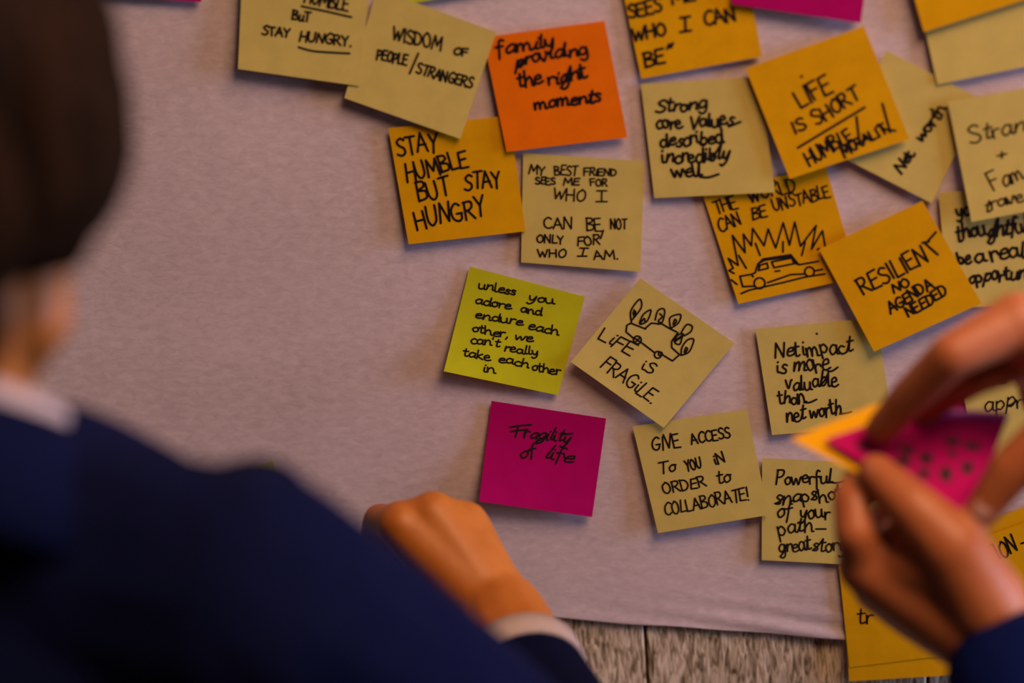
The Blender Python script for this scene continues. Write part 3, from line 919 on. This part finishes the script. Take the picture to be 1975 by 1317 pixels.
def elbow(sh, wr, l1, l2, down):
    d = wr - sh
    D = min(d.length, l1 + l2 - .002)
    a = (l1 * l1 - l2 * l2 + D * D) / (2 * D)
    h = math.sqrt(max(l1 * l1 - a * a, 0))
    n = d.normalized()
    dn = (down - n * down.dot(n)).normalized()
    return sh + n * a + dn * h


elL2 = elbow(shL2, wrL2, .28, .255, Vector((.25, -.2, -1)))
elR2 = elbow(shR2, wrR2, .285, .265, Vector((.5, .2, -.8)))
H2 = c2 + f2 * .05 + Vector((0, 0, 1.60))
neck2 = c2 + Vector((0, 0, 1.47))


def hair2(r, L, R):
    pr = [('e', L(0, -.022, .038), (.088, .100, .094), R), ('e', L(0, -.055, -.02), (.084, .065, .10), R), ('e', L(0, -.05, -.10), (.075, .045, .09), R),
          ('e', L(.066, -.02, -.03), (.024, .045, .085), R), ('e', L(-.066, -.02, -.03), (.024, .045, .085), R), ('e', L(0, .04, .09), (.07, .055, .035), R)]
    fuse('hair', pr, .0035, 'hair', r, 4, fn=lambda c: c + (c - L(0, -.02, .02)).normalized() * noise.noise(Vector((c.x * 70, c.y * 70, c.z * 20))) * .004)


p2, L2, R2, RB2, ch2, wa2, lg2 = person('person', 'person at the right edge in a blue top, both hands holding magenta and yellow notes',
                                        (c2.x, c2.y, 0), H2, math.atan2(-f2.x, f2.y), -.22, neck2, shR2, shL2, elR2, elL2, wrR2, wrL2, h2,
                                        c2 + Vector((0, 0, .93)), f2, 'skin2', 'blue', hair2, True)
tp = [('e', ch2, (.165, .122, .18), RB2), ('e', wa2, (.148, .112, .19), RB2), ('e', c2 + Vector((0, 0, .95)), (.178, .128, .12), RB2),
      ('c', neck2 + Vector((0, 0, -.06)), shR2, .060, .058), ('c', neck2 + Vector((0, 0, -.06)), shL2, .060, .058)]
for sh, el, wr in ((shR2, elR2, wrR2), (shL2, elL2, wrL2)):
    tp += [('c', sh, el, .060, .050), ('c', el, el.lerp(wr, .88), .050, .043)]
fuse('knit_top', tp, .004, 'blue', p2, 5, fn=cloth)


def nail(c, axis, parent, rw=.0050, rl=.0062):
    bm = bmesh.new()
    z = (CAM - c).normalized()
    x = axis - z * axis.dot(z)
    x.normalize()
    y = z.cross(x)
    rot = Matrix((x, y, z)).transposed()
    ellipsoid(bm, c, (rl, rw, .0016), rot)
    return from_bm('fingernail', bm, 'nail', parent)


nail(cp(1897, 980, 1.2435), cp(1895, 985, 1.252) - cp(1952, 905, 1.245), p2)
nail(cp(1696, 918, 1.2610), cp(1690, 912, 1.270) - cp(1760, 978, 1.258), p2)

# ---- the notes they hold
def held(off):
    """a note tipped back in the hands so that its face looks up at the lamp"""
    return lambda p, d: cp(p.x, p.y, 1.292 + off - (p.y - 850) / FPX * 1.29 * .85 + (p.x - 1700) / FPX * .10 - d * .6)


q = [(1524, 846), (1712, 770), (1870, 880), (1688, 930)]
o = note('amber', q, 'amber sticky note held in the hands with its tip past the magenta one', 0, (1, 1), place=held(.006))
o['group'] = 'sticky notes held in the hands'
q = [(1590, 847), (1758, 792), (1944, 804), (1864, 1016)]
scrib = []
for k, (x, y, ln, h) in enumerate(((1668, 862, 26, 16), (1748, 868, 30, 20), (1838, 852, 24, 18), (1876, 860, 28, 20), (1742, 890, 26, 22), (1786, 884, 22, 24), (1836, 876, 12, 12),
                                   (1782, 912, 24, 20), (1824, 916, 20, 34), (1866, 902, 20, 24))):
    pts = []
    for i in range(6):
        pts.append((x - ln / 2 + ln * i / 5, y + (h / 2 if i % 2 else -h / 2) * random.uniform(.6, 1.0)))
    scrib += line(*pts, smooth=True)
o = note('pink', q, 'magenta sticky note covered in writing, pinched between both hands', 1, (1, 1), scrib, 4.5, place=held(0.0))
o['group'] = 'sticky notes held in the hands'
# its upper edge rolls over; the violet sheen on it is painted as colour
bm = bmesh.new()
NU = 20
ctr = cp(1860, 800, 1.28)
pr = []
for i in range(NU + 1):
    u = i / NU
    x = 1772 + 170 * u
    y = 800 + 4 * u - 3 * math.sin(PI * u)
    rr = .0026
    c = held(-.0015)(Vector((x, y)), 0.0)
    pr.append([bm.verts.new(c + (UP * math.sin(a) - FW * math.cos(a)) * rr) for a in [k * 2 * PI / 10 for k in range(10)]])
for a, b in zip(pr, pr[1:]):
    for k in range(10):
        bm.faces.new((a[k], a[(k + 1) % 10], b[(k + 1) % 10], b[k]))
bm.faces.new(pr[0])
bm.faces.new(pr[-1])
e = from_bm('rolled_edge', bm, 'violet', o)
e['label'] = 'painted violet sheen along the rolled upper edge'
